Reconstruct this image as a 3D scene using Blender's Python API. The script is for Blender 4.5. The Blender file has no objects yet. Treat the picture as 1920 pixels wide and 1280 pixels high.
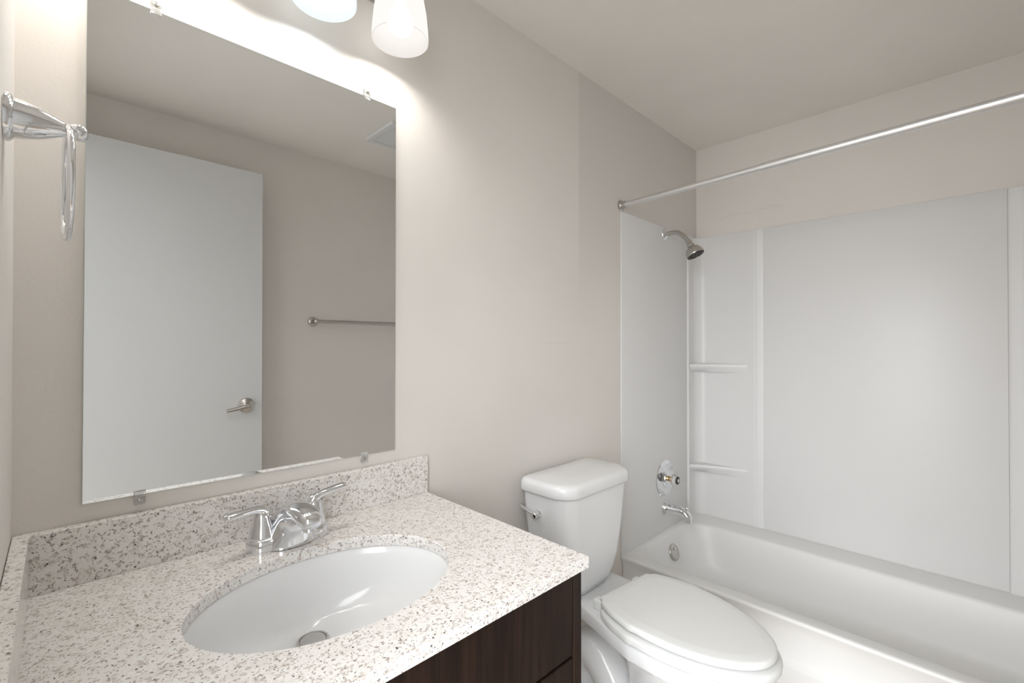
import bpy, bmesh, math
from mathutils import Vector, Matrix

# ---------------------------------------------------------------- camera, world, light, exposure
S = bpy.context.scene
COL = S.collection
R = math.radians
cam_d = bpy.data.cameras.new('camera'); cam = bpy.data.objects.new('camera', cam_d); COL.objects.link(cam)
cam_d.sensor_width = 36.0
cam_d.lens = 867.0 / 1920.0 * 36.0
cam_d.clip_start = 0.005
cam.location = (0.051, -1.089, 1.2)
cam.rotation_euler = (R(90.37), 0, R(-44.53))
S.camera = cam

W = bpy.data.worlds.new('world'); S.world = W; W.use_nodes = True
bg = W.node_tree.nodes['Background']
bg.inputs[0].default_value = (0.97, 0.985, 1.0, 1)
# hall light as world glow, plus an added directional fill with no lamp
HALL_BASE, FILL_PEAK, FILL_POW, FILL_DIR = 2.4, 5.8, 3.0, Vector((-0.88, -0.18, 0.34)).normalized()
_wt = W.node_tree
_geo = _wt.nodes.new('ShaderNodeTexCoord')
_dot = _wt.nodes.new('ShaderNodeVectorMath'); _dot.operation = 'DOT_PRODUCT'
_dot.inputs[1].default_value = FILL_DIR
_wt.links.new(_geo.outputs['Generated'], _dot.inputs[0])
_mx = _wt.nodes.new('ShaderNodeMath'); _mx.operation = 'MAXIMUM'; _mx.inputs[1].default_value = 0.0
_wt.links.new(_dot.outputs['Value'], _mx.inputs[0])
_pw = _wt.nodes.new('ShaderNodeMath'); _pw.operation = 'POWER'; _pw.inputs[1].default_value = FILL_POW
_wt.links.new(_mx.outputs[0], _pw.inputs[0])
_ma = _wt.nodes.new('ShaderNodeMath'); _ma.operation = 'MULTIPLY_ADD'
_ma.inputs[1].default_value = FILL_PEAK; _ma.inputs[2].default_value = HALL_BASE
_wt.links.new(_pw.outputs[0], _ma.inputs[0]); _sz = _wt.nodes.new('ShaderNodeSeparateXYZ'); _wt.links.new(_geo.outputs['Generated'], _sz.inputs[0])
_mr = _wt.nodes.new('ShaderNodeMapRange'); _mr.interpolation_type = 'SMOOTHSTEP'   # added dimming from below, keeps the ceiling near the doorway darker
for _i, _v in enumerate((-0.40, 0.05, 0.45, 1.0)): _mr.inputs[_i+1].default_value = _v
_wt.links.new(_sz.outputs[2], _mr.inputs[0])
_mm = _wt.nodes.new('ShaderNodeMath'); _mm.operation = 'MULTIPLY'
_wt.links.new(_ma.outputs[0], _mm.inputs[0]); _wt.links.new(_mr.outputs[0], _mm.inputs[1])
_my = _wt.nodes.new('ShaderNodeMapRange'); _my.interpolation_type = 'SMOOTHSTEP'   # added dimming from one side, keeps the open door darker
for _i, _v in enumerate((0.45, -0.25, 0.30, 1.0)): _my.inputs[_i+1].default_value = _v
_wt.links.new(_sz.outputs[1], _my.inputs[0])
_m3 = _wt.nodes.new('ShaderNodeMath'); _m3.operation = 'MULTIPLY'
_wt.links.new(_mm.outputs[0], _m3.inputs[0]); _wt.links.new(_my.outputs[0], _m3.inputs[1]); _wt.links.new(_m3.outputs[0], bg.inputs[1])

S.view_settings.view_transform = 'Standard'
S.view_settings.look = 'None'
S.view_settings.exposure = 0.56
S.view_settings.gamma = 1.0
S.cycles.diffuse_bounces = 8
S.cycles.max_bounces = 16
S.cycles.sample_clamp_indirect = 8.0

# hall light and the added fill enter by the open doorway in the left wall (a light portal only guides the sampling)
DOOR_Y0, DOOR_Y1, DOOR_H = -0.66, -1.435, 2.06
pd = bpy.data.lights.new('doorway_portal', 'AREA'); pd.shape = 'RECTANGLE'
pd.size = abs(DOOR_Y1 - DOOR_Y0); pd.size_y = DOOR_H
pd.cycles.is_portal = True
po = bpy.data.objects.new('doorway_portal', pd); COL.objects.link(po)
po.location = (-0.06, (DOOR_Y0 + DOOR_Y1) / 2, DOOR_H / 2)
po.rotation_euler = (R(90), 0, R(-90))

BULB = 68.0         # radiance of the bulbs

# ---------------------------------------------------------------- materials
def lin(c):
    return tuple(((v/255)/12.92 if v/255 <= 0.04045 else ((v/255+0.055)/1.055)**2.4) for v in c) + (1.0,)

class NT:
    def __init__(s, name):
        s.m = bpy.data.materials.new(name); s.m.use_nodes = True
        s.t = s.m.node_tree; s.b = s.t.nodes['Principled BSDF']; s.out = s.t.nodes['Material Output']
    def n(s, typ, **kw):
        nd = s.t.nodes.new(typ)
        for k, v in kw.items():
            if k.startswith('i_'):
                key = k[2:]; key = int(key) if key.isdigit() else key
                nd.inputs[key].default_value = v
            else: setattr(nd, k, v)
        return nd
    def l(s, a, b): s.t.links.new(a, b)
    def pos(s):
        return s.n('ShaderNodeNewGeometry').outputs['Position']
    def math(s, op, a, b=None):
        nd = s.n('ShaderNodeMath', operation=op)
        for i, v in enumerate((a, b)):
            if v is None: continue
            if isinstance(v, (int, float)): nd.inputs[i].default_value = v
            else: s.l(v, nd.inputs[i])
        return nd.outputs[0]
    def step(s, v, a, b, lo=0.0, hi=1.0):
        nd = s.n('ShaderNodeMapRange', interpolation_type='SMOOTHSTEP'); nd.clamp = True
        s.l(v, nd.inputs[0])
        for i, x in enumerate((a, b, lo, hi)): nd.inputs[i+1].default_value = x
        return nd.outputs[0]
    def mix(s, fac, a, b, mode='MIX'):
        nd = s.n('ShaderNodeMix', data_type='RGBA', blend_type=mode)
        if isinstance(fac, (int, float)): nd.inputs[0].default_value = fac
        else: s.l(fac, nd.inputs[0])
        for i, v in ((6, a), (7, b)):
            if isinstance(v, tuple): nd.inputs[i].default_value = v
            else: s.l(v, nd.inputs[i])
        return nd.outputs[2]
    def bump(s, h, strength, dist):
        nd = s.n('ShaderNodeBump'); nd.inputs['Strength'].default_value = strength
        nd.inputs['Distance'].default_value = dist
        s.l(h, nd.inputs['Height']); s.l(nd.outputs[0], s.b.inputs['Normal'])
    def set(s, color=None, rough=None, metal=None, spec=None, **kw):
        if color is not None: s.b.inputs['Base Color'].default_value = color
        if rough is not None: s.b.inputs['Roughness'].default_value = rough
        if metal is not None: s.b.inputs['Metallic'].default_value = metal
        if spec is not None: s.b.inputs['Specular IOR Level'].default_value = spec
        for k, v in kw.items(): s.b.inputs[k.replace('_', ' ')].default_value = v
        return s

M = {}
def simple(name, color, rough, metal=0.0, noise=0.0, scale=200, spec=None):
    t = NT(name).set(color, rough, metal, spec)
    if noise:
        nz = t.n('ShaderNodeTexNoise', i_Scale=scale, i_Detail=3.0)
        t.l(t.pos(), nz.inputs['Vector']); t.bump(nz.outputs[0], noise, 0.002)
    M[name] = t.m
    return t

WALL = lin((221, 217, 212))
def wall_mat(name, color, patch=False, crack=False, bump=0.12):
    t = NT(name).set(color, 0.55, spec=0.3)
    p = t.pos()
    n1 = t.n('ShaderNodeTexNoise', i_Scale=2.2, i_Detail=4.0); t.l(p, n1.inputs['Vector'])
    v = t.step(n1.outputs[0], 0.3, 0.7, 0.975, 1.02)
    hsv = t.n('ShaderNodeHueSaturation', i_Color=color); t.l(v, hsv.inputs['Value'])
    c = hsv.outputs[0]
    sx = t.n('ShaderNodeSeparateXYZ'); t.l(p, sx.inputs[0])
    if patch:   # slightly darker area with a straight edge beside the tub, fading out lower down
        wob = t.n('ShaderNodeTexNoise', i_Scale=30.0); t.l(p, wob.inputs['Vector'])
        xx = t.math('ADD', sx.outputs[0], t.math('MULTIPLY', wob.outputs[0], 0.006))
        m = t.math('MULTIPLY', t.step(xx, 1.484, 1.490), t.step(sx.outputs[2], 1.25, 1.75))
        c = t.mix(m, c, tuple(x*0.90 for x in color[:3]) + (1,))
        # faint horizontal edge of a drywall patch
        wz = t.math('ABSOLUTE', t.math('SUBTRACT', sx.outputs[2], 1.205))
        m2 = t.math('MULTIPLY', t.math('MULTIPLY', t.step(wz, 0.0, 0.003, 1, 0), t.step(sx.outputs[0], 1.24, 1.28)), t.step(sx.outputs[0], 1.42, 1.46, 1, 0))
        c = t.mix(t.math('MULTIPLY', m2, 0.2), c, tuple(x*0.7 for x in color[:3]) + (1,))
    if crack:   # hairline crack in the plaster over the surround
        nz = t.n('ShaderNodeTexNoise', i_Scale=14.0, i_Detail=5.0); t.l(p, nz.inputs['Vector'])
        zz = t.math('ADD', sx.outputs[2], t.math('MULTIPLY', nz.outputs[0], 0.07))
        zz = t.math('SUBTRACT', zz, t.math('MULTIPLY', sx.outputs[1], -0.02))
        d = t.math('ABSOLUTE', t.math('SUBTRACT', zz, 1.897))
        m = t.math('MULTIPLY', t.step(d, 0.0005, 0.0022, 1, 0), t.math('MULTIPLY', t.step(sx.outputs[1], -0.45, -0.38), t.step(sx.outputs[1], -0.11, -0.08, 1, 0)))
        c = t.mix(t.math('MULTIPLY', m, 0.22), c, tuple(x*0.45 for x in color[:3]) + (1,))
    t.l(c, t.b.inputs['Base Color'])
    n2 = t.n('ShaderNodeTexNoise', i_Scale=160.0, i_Detail=3.0); t.l(p, n2.inputs['Vector'])
    t.bump(n2.outputs[0], bump, 0.002)
    M[name] = t.m
wall_mat('paint', WALL)
wall_mat('paint_patched', WALL, patch=True)
wall_mat('paint_cracked', WALL, crack=True)
wall_mat('ceiling_paint', lin((231, 228, 223)), bump=0.25)

simple('door_white', lin((210, 211, 211)), 0.4, noise=0.03, scale=60)
simple('trim_white', lin((230, 229, 226)), 0.35, noise=0.02)
simple('porcelain', lin((226, 227, 228)), 0.12, noise=0.01, scale=20)
simple('seat_plastic', lin((223, 224, 223)), 0.22, noise=0.015, scale=300)
simple('tub_enamel', lin((224, 224, 223)), 0.42, noise=0.015, scale=15)
simple('surround_plastic', lin((219, 219, 219)), 0.4, noise=0.05, scale=120)
simple('chrome', (0.80, 0.81, 0.83, 1), 0.06, 1.0, noise=0.01, scale=30)
simple('brushed_nickel', (0.55, 0.53, 0.50, 1), 0.25, 1.0, noise=0.02, scale=400)
simple('rod_metal', (0.76, 0.76, 0.76, 1), 0.42, 1.0, noise=0.02, scale=300)
simple('dark_nozzle', lin((38, 34, 32)), 0.5, noise=0.1)
simple('rubber_dark', lin((58, 52, 48)), 0.5, noise=0.05)
simple('brass', (0.62, 0.44, 0.24, 1), 0.3, 1.0, noise=0.02)
simple('mirror_glass', (0.84, 0.85, 0.85, 1), 0.0, 1.0)
simple('mirror_edge', lin((205, 212, 208)), 0.15)
simple('vent_plastic', lin((214, 216, 216)), 0.4, noise=0.02)
simple('vent_dark', lin((110, 112, 114)), 0.6, noise=0.02)
simple('steel_drain', (0.60, 0.58, 0.56, 1), 0.3, 1.0, noise=0.02)

t = NT('clear_acrylic').set((0.96, 0.96, 0.95, 1), 0.06, Transmission_Weight=0.85, IOR=1.45)
nz = t.n('ShaderNodeTexNoise', i_Scale=300.0); t.l(t.pos(), nz.inputs['Vector']); t.bump(nz.outputs[0], 0.05, 0.001)
M['clear_acrylic'] = t.m

def granite(name):
    t = NT(name).set(rough=0.14, spec=0.6)
    p = t.pos()
    c = lin((229, 227, 224))
    def blotch(scale, detail, lo, hi, amount, color, off):
        nonlocal c
        mp = t.n('ShaderNodeVectorMath', operation='ADD'); mp.inputs[1].default_value = (off, off*2, off*3); t.l(p, mp.inputs[0])
        nz = t.n('ShaderNodeTexNoise', i_Scale=scale, i_Detail=detail, i_Roughness=0.6); t.l(mp.outputs[0], nz.inputs['Vector'])
        c = t.mix(t.step(nz.outputs[0], lo, hi, 0, amount), c, lin(color))
    blotch(55, 4, 0.47, 0.63, 0.5, (214, 208, 203), 1)
    blotch(120, 3, 0.565, 0.625, 0.75, (186, 176, 169), 2)
    blotch(170, 2, 0.605, 0.655, 0.8, (148, 136, 128), 3)
    blotch(95, 3, 0.635, 0.685, 0.6, (160, 138, 118), 4)
    blotch(230, 2, 0.63, 0.67, 0.85, (98, 86, 80), 5)
    blotch(140, 2, 0.64, 0.70, 0.7, (240, 236, 232), 6)
    v = t.n('ShaderNodeTexVoronoi', feature='F1', i_Scale=170.0); t.l(p, v.inputs['Vector'])
    sp = t.n('ShaderNodeSeparateColor'); t.l(v.outputs['Color'], sp.inputs[0])
    dark = t.math('MULTIPLY', t.step(v.outputs['Distance'], 0.20, 0.34, 1, 0), t.math('GREATER_THAN', sp.outputs[0], 0.965))
    c = t.mix(t.math('MULTIPLY', dark, 0.9), c, lin((40, 34, 32)))
    t.l(c, t.b.inputs['Base Color'])
    M[name] = t.m
granite('granite')

t = NT('espresso_wood').set(rough=0.45, spec=0.18)
mp = t.n('ShaderNodeMapping'); mp.inputs['Scale'].default_value = (60, 60, 2.2); t.l(t.pos(), mp.inputs[0])
nz = t.n('ShaderNodeTexNoise', i_Scale=1.6, i_Detail=5.0, i_Roughness=0.6); t.l(mp.outputs[0], nz.inputs['Vector'])
t.l(t.mix(t.step(nz.outputs[0], 0.35, 0.7), lin((24, 15, 12)), lin((42, 28, 21))), t.b.inputs['Base Color'])
t.bump(nz.outputs[0], 0.06, 0.001)
M['espresso_wood'] = t.m
simple('cabinet_gap', lin((16, 11, 9)), 0.7)

t = NT('floor_vinyl').set(rough=0.4)
mp = t.n('ShaderNodeMapping'); mp.inputs['Scale'].default_value = (5, 0.9, 1); t.l(t.pos(), mp.inputs[0])
br = t.n('ShaderNodeTexBrick', i_Scale=1.2, i_Color1=lin((196, 184, 170)), i_Color2=lin((188, 175, 160)), i_Mortar=lin((150, 138, 125)))
br.inputs['Mortar Size'].default_value = 0.006; t.l(mp.outputs[0], br.inputs['Vector'])
t.l(br.outputs['Color'], t.b.inputs['Base Color'])
M['floor_vinyl'] = t.m

def glow(name, color, strength, body, trans):
    """frosted lamp glass, lit from inside: diffuse + translucent body that gives off its own light"""
    t = NT(name)
    d = t.n('ShaderNodeBsdfDiffuse', i_Color=body); tr = t.n('ShaderNodeBsdfTransparent', i_Color=(0.85, 0.84, 0.82, 1))
    m2 = t.n('ShaderNodeMixShader', i_0=trans); t.l(d.outputs[0], m2.inputs[1]); t.l(tr.outputs[0], m2.inputs[2])
    e = t.n('ShaderNodeEmission', i_Color=color, i_Strength=strength)
    ad = t.n('ShaderNodeAddShader'); t.l(m2.outputs[0], ad.inputs[0]); t.l(e.outputs[0], ad.inputs[1])
    t.l(ad.outputs[0], t.out.inputs['Surface'])
    t.t.nodes.remove(t.b)
    M[name] = t.m
glow('shade_warm', (1.0, 0.965, 0.92, 1), 0.64, (0.008, 0.008, 0.008, 1), 0.10)
glow('shade_cool', (0.93, 0.99, 1.0, 1), 0.70, (0.008, 0.008, 0.008, 1), 0.10)
glow('shade_inside_warm', (1.0, 0.955, 0.91, 1), 0.48, (0.008, 0.008, 0.008, 1), 0.10)
glow('shade_inside_cool', (0.90, 0.98, 1.0, 1), 0.58, (0.008, 0.008, 0.008, 1), 0.10)
def bulb_mat(name, col):
    t = NT(name); e = t.n('ShaderNodeEmission', i_Color=col, i_Strength=BULB)
    t.l(e.outputs[0], t.out.inputs['Surface']); t.t.nodes.remove(t.b); M[name] = t.m
bulb_mat('bulb_warm', (1.0, 0.94, 0.87, 1)); bulb_mat('bulb_cool', (0.90, 0.97, 1.0, 1))

# ---------------------------------------------------------------- mesh helpers
def bm_new(): return bmesh.new()

def add_box(bm, a, b, bevel=0.0, seg=2):
    a, b = Vector(a), Vector(b)
    lo = Vector([min(a[i], b[i]) for i in range(3)]); hi = Vector([max(a[i], b[i]) for i in range(3)])
    r = bmesh.ops.create_cube(bm, size=1.0)
    vs = r['verts']
    for v in vs:
        v.co = Vector([(lo[i]+hi[i])/2 + v.co[i]*(hi[i]-lo[i]) for i in range(3)])
    if bevel > 0:
        es = list({e for v in vs for e in v.link_edges})
        bmesh.ops.bevel(bm, geom=es, offset=bevel, segments=seg, affect='EDGES', profile=0.5)

def loft(bm, rings, cap0=True, cap1=True, closed=True):
    vr = [[bm.verts.new(p) for p in ring] for ring in rings]
    n = len(vr[0])
    for a, b in zip(vr, vr[1:]):
        for i in range(n if closed else n-1):
            j = (i+1) % n
            bm.faces.new((a[i], a[j], b[j], b[i]))
    if cap0: bm.faces.new(list(reversed(vr[0])))
    if cap1: bm.faces.new(vr[-1])
    return vr

def frame(d):
    d = Vector(d).normalized()
    u = d.cross(Vector((0, 0, 1)))
    if u.length < 1e-4: u = Vector((1, 0, 0))
    u.normalize(); return u, d.cross(u).normalized(), d

def lathe(bm, origin, axis, profile, seg=32, cap0=True, cap1=True):
    """profile: (radius, distance along axis)"""
    o = Vector(origin); u, w, d = frame(axis)
    rings = [[o + d*h + (u*math.cos(2*math.pi*k/seg) + w*math.sin(2*math.pi*k/seg))*max(r, 1e-5) for k in range(seg)] for r, h in profile]
    loft(bm, rings, cap0, cap1)

def tube(bm, pts, radii, seg=16, flat=1.0):
    pts = [Vector(p) for p in pts]
    if isinstance(radii, (int, float)): radii = [radii]*len(pts)
    rings = []; u = None
    for i, p in enumerate(pts):
        d = (pts[min(i+1, len(pts)-1)] - pts[max(i-1, 0)]).normalized()
        if u is None: u, w, _ = frame(d)
        else:
            u = (u - d*u.dot(d)).normalized(); w = d.cross(u)
        r = radii[i]
        rings.append([p + u*math.cos(2*math.pi*k/seg)*r + w*math.sin(2*math.pi*k/seg)*r*flat for k in range(seg)])
    loft(bm, rings)

def bez(p, n=12):
    """Catmull-Rom through the points"""
    p = [Vector(q) for q in p]; q = [p[0]*2-p[1]] + p + [p[-1]*2-p[-2]]; out = []
    for i in range(1, len(q)-2):
        for k in range(n):
            t = k/n; a, b, c, d = q[i-1:i+3]
            out.append(0.5*((2*b)+(c-a)*t+(2*a-5*b+4*c-d)*t*t+(3*b-a-3*c+d)*t**3))
    out.append(p[-1]); return out

def rrect(x0, x1, y0, y1, r, z, n=8, side=0):
    """rounded rectangle, counter-clockwise; r one radius or four (x1y1, x0y1, x0y0, x1y0)"""
    rs = r if isinstance(r, (list, tuple)) else (r,)*4
    cs = [(x1, y1, 1, 1, 0), (x0, y1, -1, 1, 90), (x0, y0, -1, -1, 180), (x1, y0, 1, -1, 270)]
    pts = []
    for (cx, cy, sx, sy, a0), rr in zip(cs, rs):
        for k in range(n+1):
            a = R(a0 + 90*k/n)
            pts.append(Vector((cx - sx*rr + rr*math.cos(a), cy - sy*rr + rr*math.sin(a), z)))
    return pts

def ellipse(cx, cy, a, b, z, n=64):
    return [Vector((cx + a*math.cos(2*math.pi*k/n), cy + b*math.sin(2*math.pi*k/n), z)) for k in range(n)]

def torus(bm, c, normal, Rr, r, seg=64, rs=14, a0=0, a1=360):
    u, w, d = frame(normal); c = Vector(c); rings = []
    full = abs(a1-a0) >= 360
    n = seg if full else seg+1
    for k in range(n):
        a = R(a0 + (a1-a0)*k/seg); e = u*math.cos(a) + w*math.sin(a)
        rings.append([c + e*Rr + (e*math.cos(2*math.pi*j/rs) + d*math.sin(2*math.pi*j/rs))*r for j in range(rs)])
    if full: rings.append(None)
    vr = [[bm.verts.new(p) for p in ring] for ring in rings if ring]
    m = len(vr)
    for i in range(m if full else m-1):
        a, b = vr[i], vr[(i+1) % m]
        for j in range(rs): bm.faces.new((a[j], a[(j+1) % rs], b[(j+1) % rs], b[j]))
    if not full:
        bm.faces.new(list(reversed(vr[0]))); bm.faces.new(vr[-1])

ROOT_LOC = {}
def obj(name, bm, mat, parent=None, smooth=35, label=None, subsurf=0):
    root = parent
    while root is not None and root.parent is not None: root = root.parent
    if root is not None:
        bmesh.ops.translate(bm, verts=bm.verts, vec=-Vector(ROOT_LOC[root]))
    bmesh.ops.recalc_face_normals(bm, faces=bm.faces)
    me = bpy.data.meshes.new(name); bm.to_mesh(me); bm.free()
    if smooth:
        me.shade_smooth()
        if smooth < 180: me.set_sharp_from_angle(angle=R(smooth))
    me.materials.append(M[mat])
    o = bpy.data.objects.new(name, me); COL.objects.link(o)
    if parent is not None: o.parent = parent
    else: ROOT_LOC[o] = (0, 0, 0)
    if label: o['label'] = label
    if subsurf:
        md = o.modifiers.new('subdivision', 'SUBSURF'); md.levels = subsurf; md.render_levels = subsurf
    return o

def thing(name, label, cat, loc):
    o = bpy.data.objects.new(name, None); o.empty_display_size = 0.05
    COL.objects.link(o); o.location = loc; ROOT_LOC[o] = tuple(loc)
    o['label'] = label; o['category'] = cat
    return o

def tag(o, label, cat): o['label'] = label; o['category'] = cat; return o
def struct(name, bm, mat, smooth=0, parent=None):
    o = obj(name, bm, mat, parent, smooth)
    if parent is None: o['kind'] = 'structure'
    return o

# ---------------------------------------------------------------- room shell
LX, WY, CZ = 2.532, -1.545, 2.254
T = 0.1
b = bm_new(); add_box(b, (-T, 0, 0), (LX+T, T, CZ)); struct('wall_back', b, 'paint_patched')
b = bm_new(); add_box(b, (LX, WY, 0), (LX+T, 0, CZ)); struct('wall_right', b, 'paint_cracked')
b = bm_new(); add_box(b, (-T, WY-T, 0), (LX+T, WY, CZ)); struct('wall_front', b, 'paint')
b = bm_new()
add_box(b, (-T, DOOR_Y0, 0), (0, 0, CZ)); add_box(b, (-T, WY, 0), (0, DOOR_Y1, CZ)); add_box(b, (-T, DOOR_Y1, DOOR_H), (0, DOOR_Y0, CZ))
struct('wall_left', b, 'paint')
b = bm_new(); add_box(b, (-0.9, WY-T, -T), (LX+T, T, 0)); struct('floor', b, 'floor_vinyl')
b = bm_new(); add_box(b, (-T, WY-T, CZ), (LX+T, T, CZ+T)); struct('ceiling', b, 'ceiling_paint')
b = bm_new()   # door lining round the opening
add_box(b, (-T, DOOR_Y0-0.012, 0), (0.0, DOOR_Y0, DOOR_H)); add_box(b, (-T, DOOR_Y1, 0), (0.0, DOOR_Y1+0.012, DOOR_H)); add_box(b, (-T, DOOR_Y1, DOOR_H-0.012), (0.0, DOOR_Y0, DOOR_H))
struct('trim_1', b, 'trim_white')

# the open door, swung back in front of the opposite wall (seen in the mirror)
DYF = -1.44; DX0, DX1, DZ1 = 0.022, 0.780, 2.050
b = bm_new(); add_box(b, (DX0, DYF-0.035, 0.012), (DX1, DYF, DZ1), 0.0015, 1)
door = struct('door_1', b, 'door_white')
door['label'] = 'plain white flush door standing open, seen in the mirror'; door['category'] = 'door'
hx, hz = 0.708, 0.905
b = bm_new()
lathe(b, (hx, DYF-0.0005, hz), (0, 1, 0), [(0.036, 0), (0.036, 0.004), (0.033, 0.009), (0.021, 0.014), (0.014, 0.018), (0.0125, 0.045), (0.0145, 0.048), (0.0145, 0.060), (0.010, 0.064), (0.0, 0.065)])
lev = [(hx+0.004, DYF+0.054, hz), (hx-0.02, DYF+0.055, hz-0.002), (hx-0.055, DYF+0.052, hz-0.010), (hx-0.092, DYF+0.047, hz-0.016)]
lp = bez(lev, 8); tube(b, lp, [0.0165 - 0.0055*i/(len(lp)-1) for i in range(len(lp))], 14, 0.75)
h = obj('door_handle', b, 'brushed_nickel', door); h['label'] = 'satin nickel lever handle'
b = bm_new(); add_box(b, (DX1-0.0005, DYF-0.028, hz-0.028), (DX1+0.001, DYF-0.006, hz+0.028)); add_box(b, (DX1, DYF-0.022, hz-0.008), (DX1+0.009, DYF-0.012, hz+0.008), 0.003)
obj('latch_plate', b, 'brushed_nickel', door)
for hz_ in (0.25, 1.05, 1.82):
    b = bm_new(); lathe(b, (DX0-0.004, DYF+0.003, hz_-0.045), (0, 0, 1), [(0.0055, 0), (0.0055, 0.09)], 12)
    add_box(b, (DX0-0.0015, DYF-0.03, hz_-0.045), (DX0, DYF+0.001, hz_+0.045))
    obj('hinge', b, 'brushed_nickel', door)

# ---------------------------------------------------------------- vanity cabinet
VX, VD, VZ = 0.770, -0.548, 0.773
cab = thing('vanity_cabinet', 'dark espresso wood vanity cabinet under the speckled countertop', 'cabinet', (VX/2, VD/2, 0))
b = bm_new()
add_box(b, (0.002, -0.002, 0.09), (0.020, VD+0.018, VZ-0.001)); add_box(b, (VX-0.018, -0.002, 0.0), (VX, VD+0.018, VZ-0.001))
add_box(b, (0.020, -0.002, 0.09), (VX-0.018, VD+0.018, 0.106)); add_box(b, (0.020, -0.002, 0.106), (VX-0.018, -0.010, VZ-0.001))
add_box(b, (0.002, VD+0.075, 0.0), (VX-0.018, VD+0.09, 0.09))
obj('carcass', b, 'espresso_wood', cab, 0)
b = bm_new()   # face frame
add_box(b, (0.002, VD, 0.09), (0.030, VD+0.018, VZ-0.001), 0.001, 1); add_box(b, (VX-0.024, VD, 0.0), (VX, VD+0.018, VZ-0.001), 0.001, 1)
add_box(b, (0.030, VD+0.006, 0.60), (VX-0.024, VD+0.018, 0.625)); add_box(b, (0.030, VD+0.006, VZ-0.03), (VX-0.024, VD+0.018, VZ-0.001)); add_box(b, (0.030, VD+0.006, 0.09), (VX-0.024, VD+0.018, 0.12))
obj('face_frame', b, 'espresso_wood', cab, 0)
b = bm_new(); add_box(b, (0.032, VD+0.001, 0.617), (VX-0.0255, VD+0.0055, VZ-0.004), 0.0012, 1); obj('drawer_front', b, 'espresso_wood', cab, 0)
mid = (0.032 + VX-0.0255)/2
for xa, xb in ((0.032, mid-0.0015), (mid+0.0015, VX-0.0255)):
    b = bm_new(); add_box(b, (xa, VD+0.001, 0.095), (xb, VD+0.0055, 0.611), 0.0012, 1); obj('door', b, 'espresso_wood', cab, 0)

# ---------------------------------------------------------------- countertop with splashes
CX, CY, CT, CB = 0.779, -0.559, 0.795, 0.7735
SX, SY, SA, SB = 0.392, -0.305, 0.214, 0.160      # sink cut-out
top = thing('countertop', 'speckled beige granite countertop with an oval cutout and low splashes', 'countertop', (CX/2, CY/2, CB))
b = bm_new()
n = 64
x0, x1, y0, y1 = 0.001, CX, CY, -0.001
def rect_at(k, inset, z):
    a = 2*math.pi*(k+0.5)/n; c, s = math.cos(a), math.sin(a)
    tx = ((x1-SX) if c > 0 else (SX-x0))/abs(c) if abs(c) > 1e-9 else 1e9
    ty = ((y1-SY) if s > 0 else (SY-y0))/abs(s) if abs(s) > 1e-9 else 1e9
    q = min(tx, ty); X, Y = SX + c*q, SY + s*q
    for cx_, cy_ in ((x0, y0), (x0, y1), (x1, y0), (x1, y1)):   # snap the nearest ray to each corner
        ca = math.atan2(cy_-SY, cx_-SX)
        if abs((a - ca + math.pi) % (2*math.pi) - math.pi) <= math.pi/n + 1e-9: X, Y = cx_, cy_
    X = min(max(X, x0+inset), x1-inset); Y = min(max(Y, y0+inset), y1-inset)
    return Vector((X, Y, z))
def ell(k, g, z):
    a = 2*math.pi*(k+0.5)/n; c, s = math.cos(a), math.sin(a)
    q = 1/math.sqrt((c/(SA+g))**2 + (s/(SB+g))**2)
    return Vector((SX+c*q, SY+s*q, z))
rings = [[ell(k, 0, CB) for k in range(n)], [ell(k, 0, CT-0.0015) for k in range(n)], [ell(k, 0.0015, CT) for k in range(n)],
         [rect_at(k, 0.0015, CT) for k in range(n)], [rect_at(k, 0, CT-0.0015) for k in range(n)], [rect_at(k, 0, CB) for k in range(n)]]
vr = loft(b, rings, False, False)
for i in range(n):
    j = (i+1) % n; b.faces.new((vr[-1][i], vr[-1][j], vr[0][j], vr[0][i]))
obj('slab', b, 'granite', top, 30)
b = bm_new(); add_box(b, (0.001, -0.001, CT), (CX, -0.020, 0.893), 0.001, 1); obj('backsplash', b, 'granite', top, 0)
b = bm_new(); add_box(b, (0.001, -0.0205, CT), (0.020, CY+0.002, 0.893), 0.001, 1); obj('side_splash', b, 'granite', top, 0)

# ---------------------------------------------------------------- sink
sink = thing('sink', 'white oval undermount sink below the granite countertop', 'sink', (SX, SY, 0.64))
b = bm_new()
prof = [(1.10, 0.0, 0.7725), (1.02, 0.0, 0.7725), (1.005, 0.0, 0.769), (0.985, -0.0, 0.755), (0.95, 0.005, 0.730), (0.88, 0.016, 0.703), (0.76, 0.033, 0.680), (0.58, 0.056, 0.664), (0.38, 0.076, 0.656), (0.18, 0.088, 0.652), (0.12, 0.090, 0.645)]
rings = [ellipse(SX, SY + dy, SA*k + (0.03-0.0)*(1-k)*0.0, SB*k + (SA-SB)*0.55*max(0, 0.6-k), z) for k, dy, z in prof]
loft(b, rings, False, True)
obj('basin', b, 'porcelain', sink, 60)
dc = (SX, SY+0.090, 0.650)
b = bm_new(); lathe(b, dc, (0, 0, 1), [(0.027, 0.0), (0.028, 0.002), (0.0265, 0.0032), (0.0240, 0.0026), (0.0235, -0.004)], 40)
dr = obj('drain', b, 'steel_drain', sink); dr['label'] = 'round metal drain'
b = bm_new(); lathe(b, (dc[0], dc[1], dc[2]+0.0005), (0, 0, 1), [(0.021, -0.004), (0.0228, 0.0015), (0.021, 0.0032), (0.010, 0.0042), (0.0, 0.0045)], 36)
obj('stopper', b, 'steel_drain', dr)

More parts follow.
